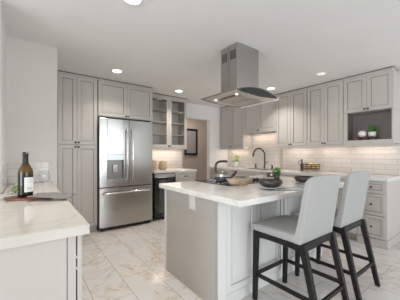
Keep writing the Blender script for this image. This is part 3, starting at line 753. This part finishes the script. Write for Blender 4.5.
bowl(STONE, (*pc2, ZC + .0057), 'dark glazed bowl at the farther seat beside the stool back', 1.4)
wine_glass((2.235, 1.765, ZC + .0005), 'clear stemmed glass behind the nearer dark bowl', .75)
P = thing('potted_plant', 'small bright green plant in a dark pot behind the nearer bowl', 'plant', (2.42, 1.72, ZC))
P.scale = (1.0, 1.0, 1.25)
MB().lathe([(.026, 0), (.033, .006), (.038, .055), (.034, .056), (.030, .045), (0, .045)], 28).build('pot', STONE, P)
leafy(P, LEAF, 170, .048, .075, .028, 11, (0, 0, .048))

# ------------------------------------------------------------------ right counter things
P = thing('faucet', 'tall oil rubbed bronze gooseneck faucet on the right counter', 'faucet', (4.20, 3.30, .915), 0)
P.scale = (1, 1, 1.06)
MB().lathe([(.028, 0), (.028, .006), (.018, .012), (.016, .07), (.0, .07)], 24).build('base', FAUC, P)
MB().tube(spline([(0, 0, .05), (0, 0, .25), (0, .01, .33), (-.03, .07, .405), (-.06, .135, .42), (-.08, .20, .385), (-.095, .235, .31)], 8), .016).build('neck', FAUC, P)
MB().tube([(-.094, .234, .315), (-.100, .245, .245)], .018).build('spray_head', FAUC, P)
MB().tube([(0, 0, .12), (-.0, -.05, .128), (0, -.09, .130)], .008).build('lever', FAUC, P)
for y, lb in ((3.55, 'dark soap dispenser left of the faucet'), (3.10, 'dark soap dispenser right of the faucet')):
    P = thing('soap_dispenser', lb, 'soap dispenser', (4.20, y, .915), 0, 'soap dispensers by the faucet')
    MB().lathe([(.020, 0), (.020, .03), (.018, .065), (.010, .075), (.009, .085), (0, .085)], 20).build('body', FAUC, P)
    MB().tube([(0, 0, .082), (-.015, 0, .09), (-.05, 0, .082)], .006).build('nozzle', FAUC, P)
# pale plant in a white pot behind the kettle
P = thing('leafy_plant', 'pale green leafy plant in a white vase in the far right corner', 'plant', (4.14, 4.14, .915))
MB().lathe([(.045, 0), (.06, .02), (.068, .09), (.055, .13), (.050, .13), (.05, .11), (0, .11)], 28).build('vase', CERAM, P)
leafy(P, LEAFP, 60, .12, .24, .08, 21, (0, 0, .11), broad=.4)
# tray of lemons
P = thing('wire_crate', 'brown footed crate on the right counter holding lemons', 'crate', (4.12, 2.20, .915), -PI / 2)
P.scale = (.74, 1, 1)
m = MB(); m.box(-.17, .17, -.07, .07, .035, .043)
for z in (.05, .085, .12):
    m.box(-.17, .17, -.07, -.062, z, z + .016).box(-.17, .17, .062, .07, z, z + .016).box(-.17, -.162, -.07, .07, z, z + .016).box(.162, .17, -.07, .07, z, z + .016)
for x in (-.166, -.055, .055, .166):
    m.box(x - .005, x + .005, -.073, -.0705, .035, .140).box(x - .005, x + .005, .0705, .073, .035, .140)
m.build('crate', BRNW, P)
for sx in (-.12, .12):
    for sy in (-.05, .05): MB().lathe([(.010, 0), (.014, .02), (.010, .035), (0, .035)], 12, (sx, sy, 0)).build('foot', WICK, P)
for i, (dy, dx, dz, lb) in enumerate(((-.045, 0, .078, 'lemon in the middle of the brown crate, low'), (.03, .01, .08, 'lemon in the brown crate, next to the crate centre'), (-.01, -.02, .128, 'topmost lemon heaped in the brown crate'), (-.085, .0, .12, 'lemon at the near end of the brown crate'))):
    m = MB(); m.M = Matrix.Translation((4.12 + dx, 2.20 + dy, .915 + dz)) @ Matrix.Rotation(i * .8, 4, 'Z') @ Matrix.Rotation(PI / 2, 4, 'Y')
    m.lathe([(0, -.042), (.006, -.038), (.018, -.028), (.029, -.012), (.031, 0), (.029, .012), (.018, .028), (.006, .038), (0, .042)], 20)
    tag(m.build('lemon', LEMON), lb, 'lemon', 'lemons in the crate')
P = thing('oil_bottle', 'dark bottle with a curved handle at the left end of the brown crate', 'bottle', (4.12, 2.375, .915))
MB().lathe([(0, 0), (.028, .0), (.030, .08), (.028, .12), (.012, .16), (.011, .20), (.015, .205), (.014, .22), (0, .222)], 24).build('bottle', BLKGL, P)
MB().tube(spline([(0, .026, .10), (0, .065, .13), (0, .06, .18), (0, .012, .19)], 6), .006).build('handle', BRONZE, P)
# long low brown tray by the trim strip
P = thing('wooden_box', 'small low brown wooden box with pale tags at the back of the island', 'box', (2.70, 1.99, ZC), math.radians(-37))
P.scale = (.5, .8, .8)
m = MB(); m.box(-.15, .15, -.035, .035, 0, .012).box(-.15, .15, -.035, -.027, .012, .075).box(-.15, .15, .027, .035, .012, .075).box(-.15, -.142, -.027, .027, .012, .075).box(.142, .15, -.027, .027, .012, .075)
m.build('box', BRNW, P, bevel=.002)
for x in (-.07, .03): MB().box(x, x + .05, -.0375, -.0352, .022, .058).build('tag', LABEL, P)
# niche tray, pot and plant (x 4.06..4.33, shelf top z 1.44)
P = thing('niche_tray', 'low dark footed tray on the niche shelf', 'tray', (4.13, 1.325, 1.4405), -PI / 2)
P.scale = (1.1, 1, 2.0)
MB().box(-.125, .125, -.06, .06, .018, .026).build('tray', BRNW, P, bevel=.002)
for x in (-.09, 0, .09): MB().box(x - .01, x + .01, -.045, .045, 0, .018).build('foot', BRNW, P)
m = MB(); m.lathe([(0, 0), (.036, 0), (.055, .020), (.058, .045), (.050, .075), (.036, .092), (.033, .092), (.046, .07), (.05, .03), (0, .008)], 32, cap=False)
tag(m.build('bud_vase', CERAM, loc=(4.13, 1.390, 1.4928)), 'round white pot without a plant on the niche tray', 'vase')
P = thing('potted_plant', 'small green plant in a white pot on the niche tray', 'plant', (4.13, 1.262, 1.4928))
P.scale = (1.12,) * 3
MB().lathe([(0, 0), (.032, 0), (.044, .015), (.047, .055), (.044, .062), (.040, .060), (.040, .05), (0, .05)], 32, cap=False).build('pot', CERAM, P)
leafy(P, LEAF, 120, .055, .125, .036, 31, (0, 0, .05))
# wicker canisters on the far counter
for x, r, h_, lb in ((2.02, .062, .17, 'pale wicker jar nearest the fridge on the far counter'), (2.215, .085, .155, 'wider pale wicker jar on the far counter, right of the other')):
    P = thing('wicker_jar', lb, 'jar', (x, 4.30, .915), 0, 'wicker jars on the far counter')
    MB().lathe([(0, 0), (r * .8, 0), (r, .02), (r * 1.02, h_ * .6), (r * .9, h_), (0, h_)], 32).build('jar', WICK, P)
    MB().lathe([(r * .92, h_ + .0005), (r * .95, h_ + .012), (r * .5, h_ + .022), (.012, h_ + .026), (.012, h_ + .04), (0, h_ + .042)], 32).build('lid', WICK, P)
# framed mirror in the hall
P = thing('framed_mirror', 'dark framed mirror on the taupe hall wall seen through the opening', 'mirror', (3.985, 5.884, 1.205))
m = MB(); m.box(-.23, -.17, -.03, .014, 0, .80).box(.17, .23, -.03, .014, 0, .80).box(-.17, .17, -.03, .014, 0, .06).box(-.17, .17, -.03, .014, .74, .80); m.build('frame', BLACK, P, bevel=.004)
MB().box(-.17, .17, -.012, .0, .06, .74).build('mirror', MIRR, P)
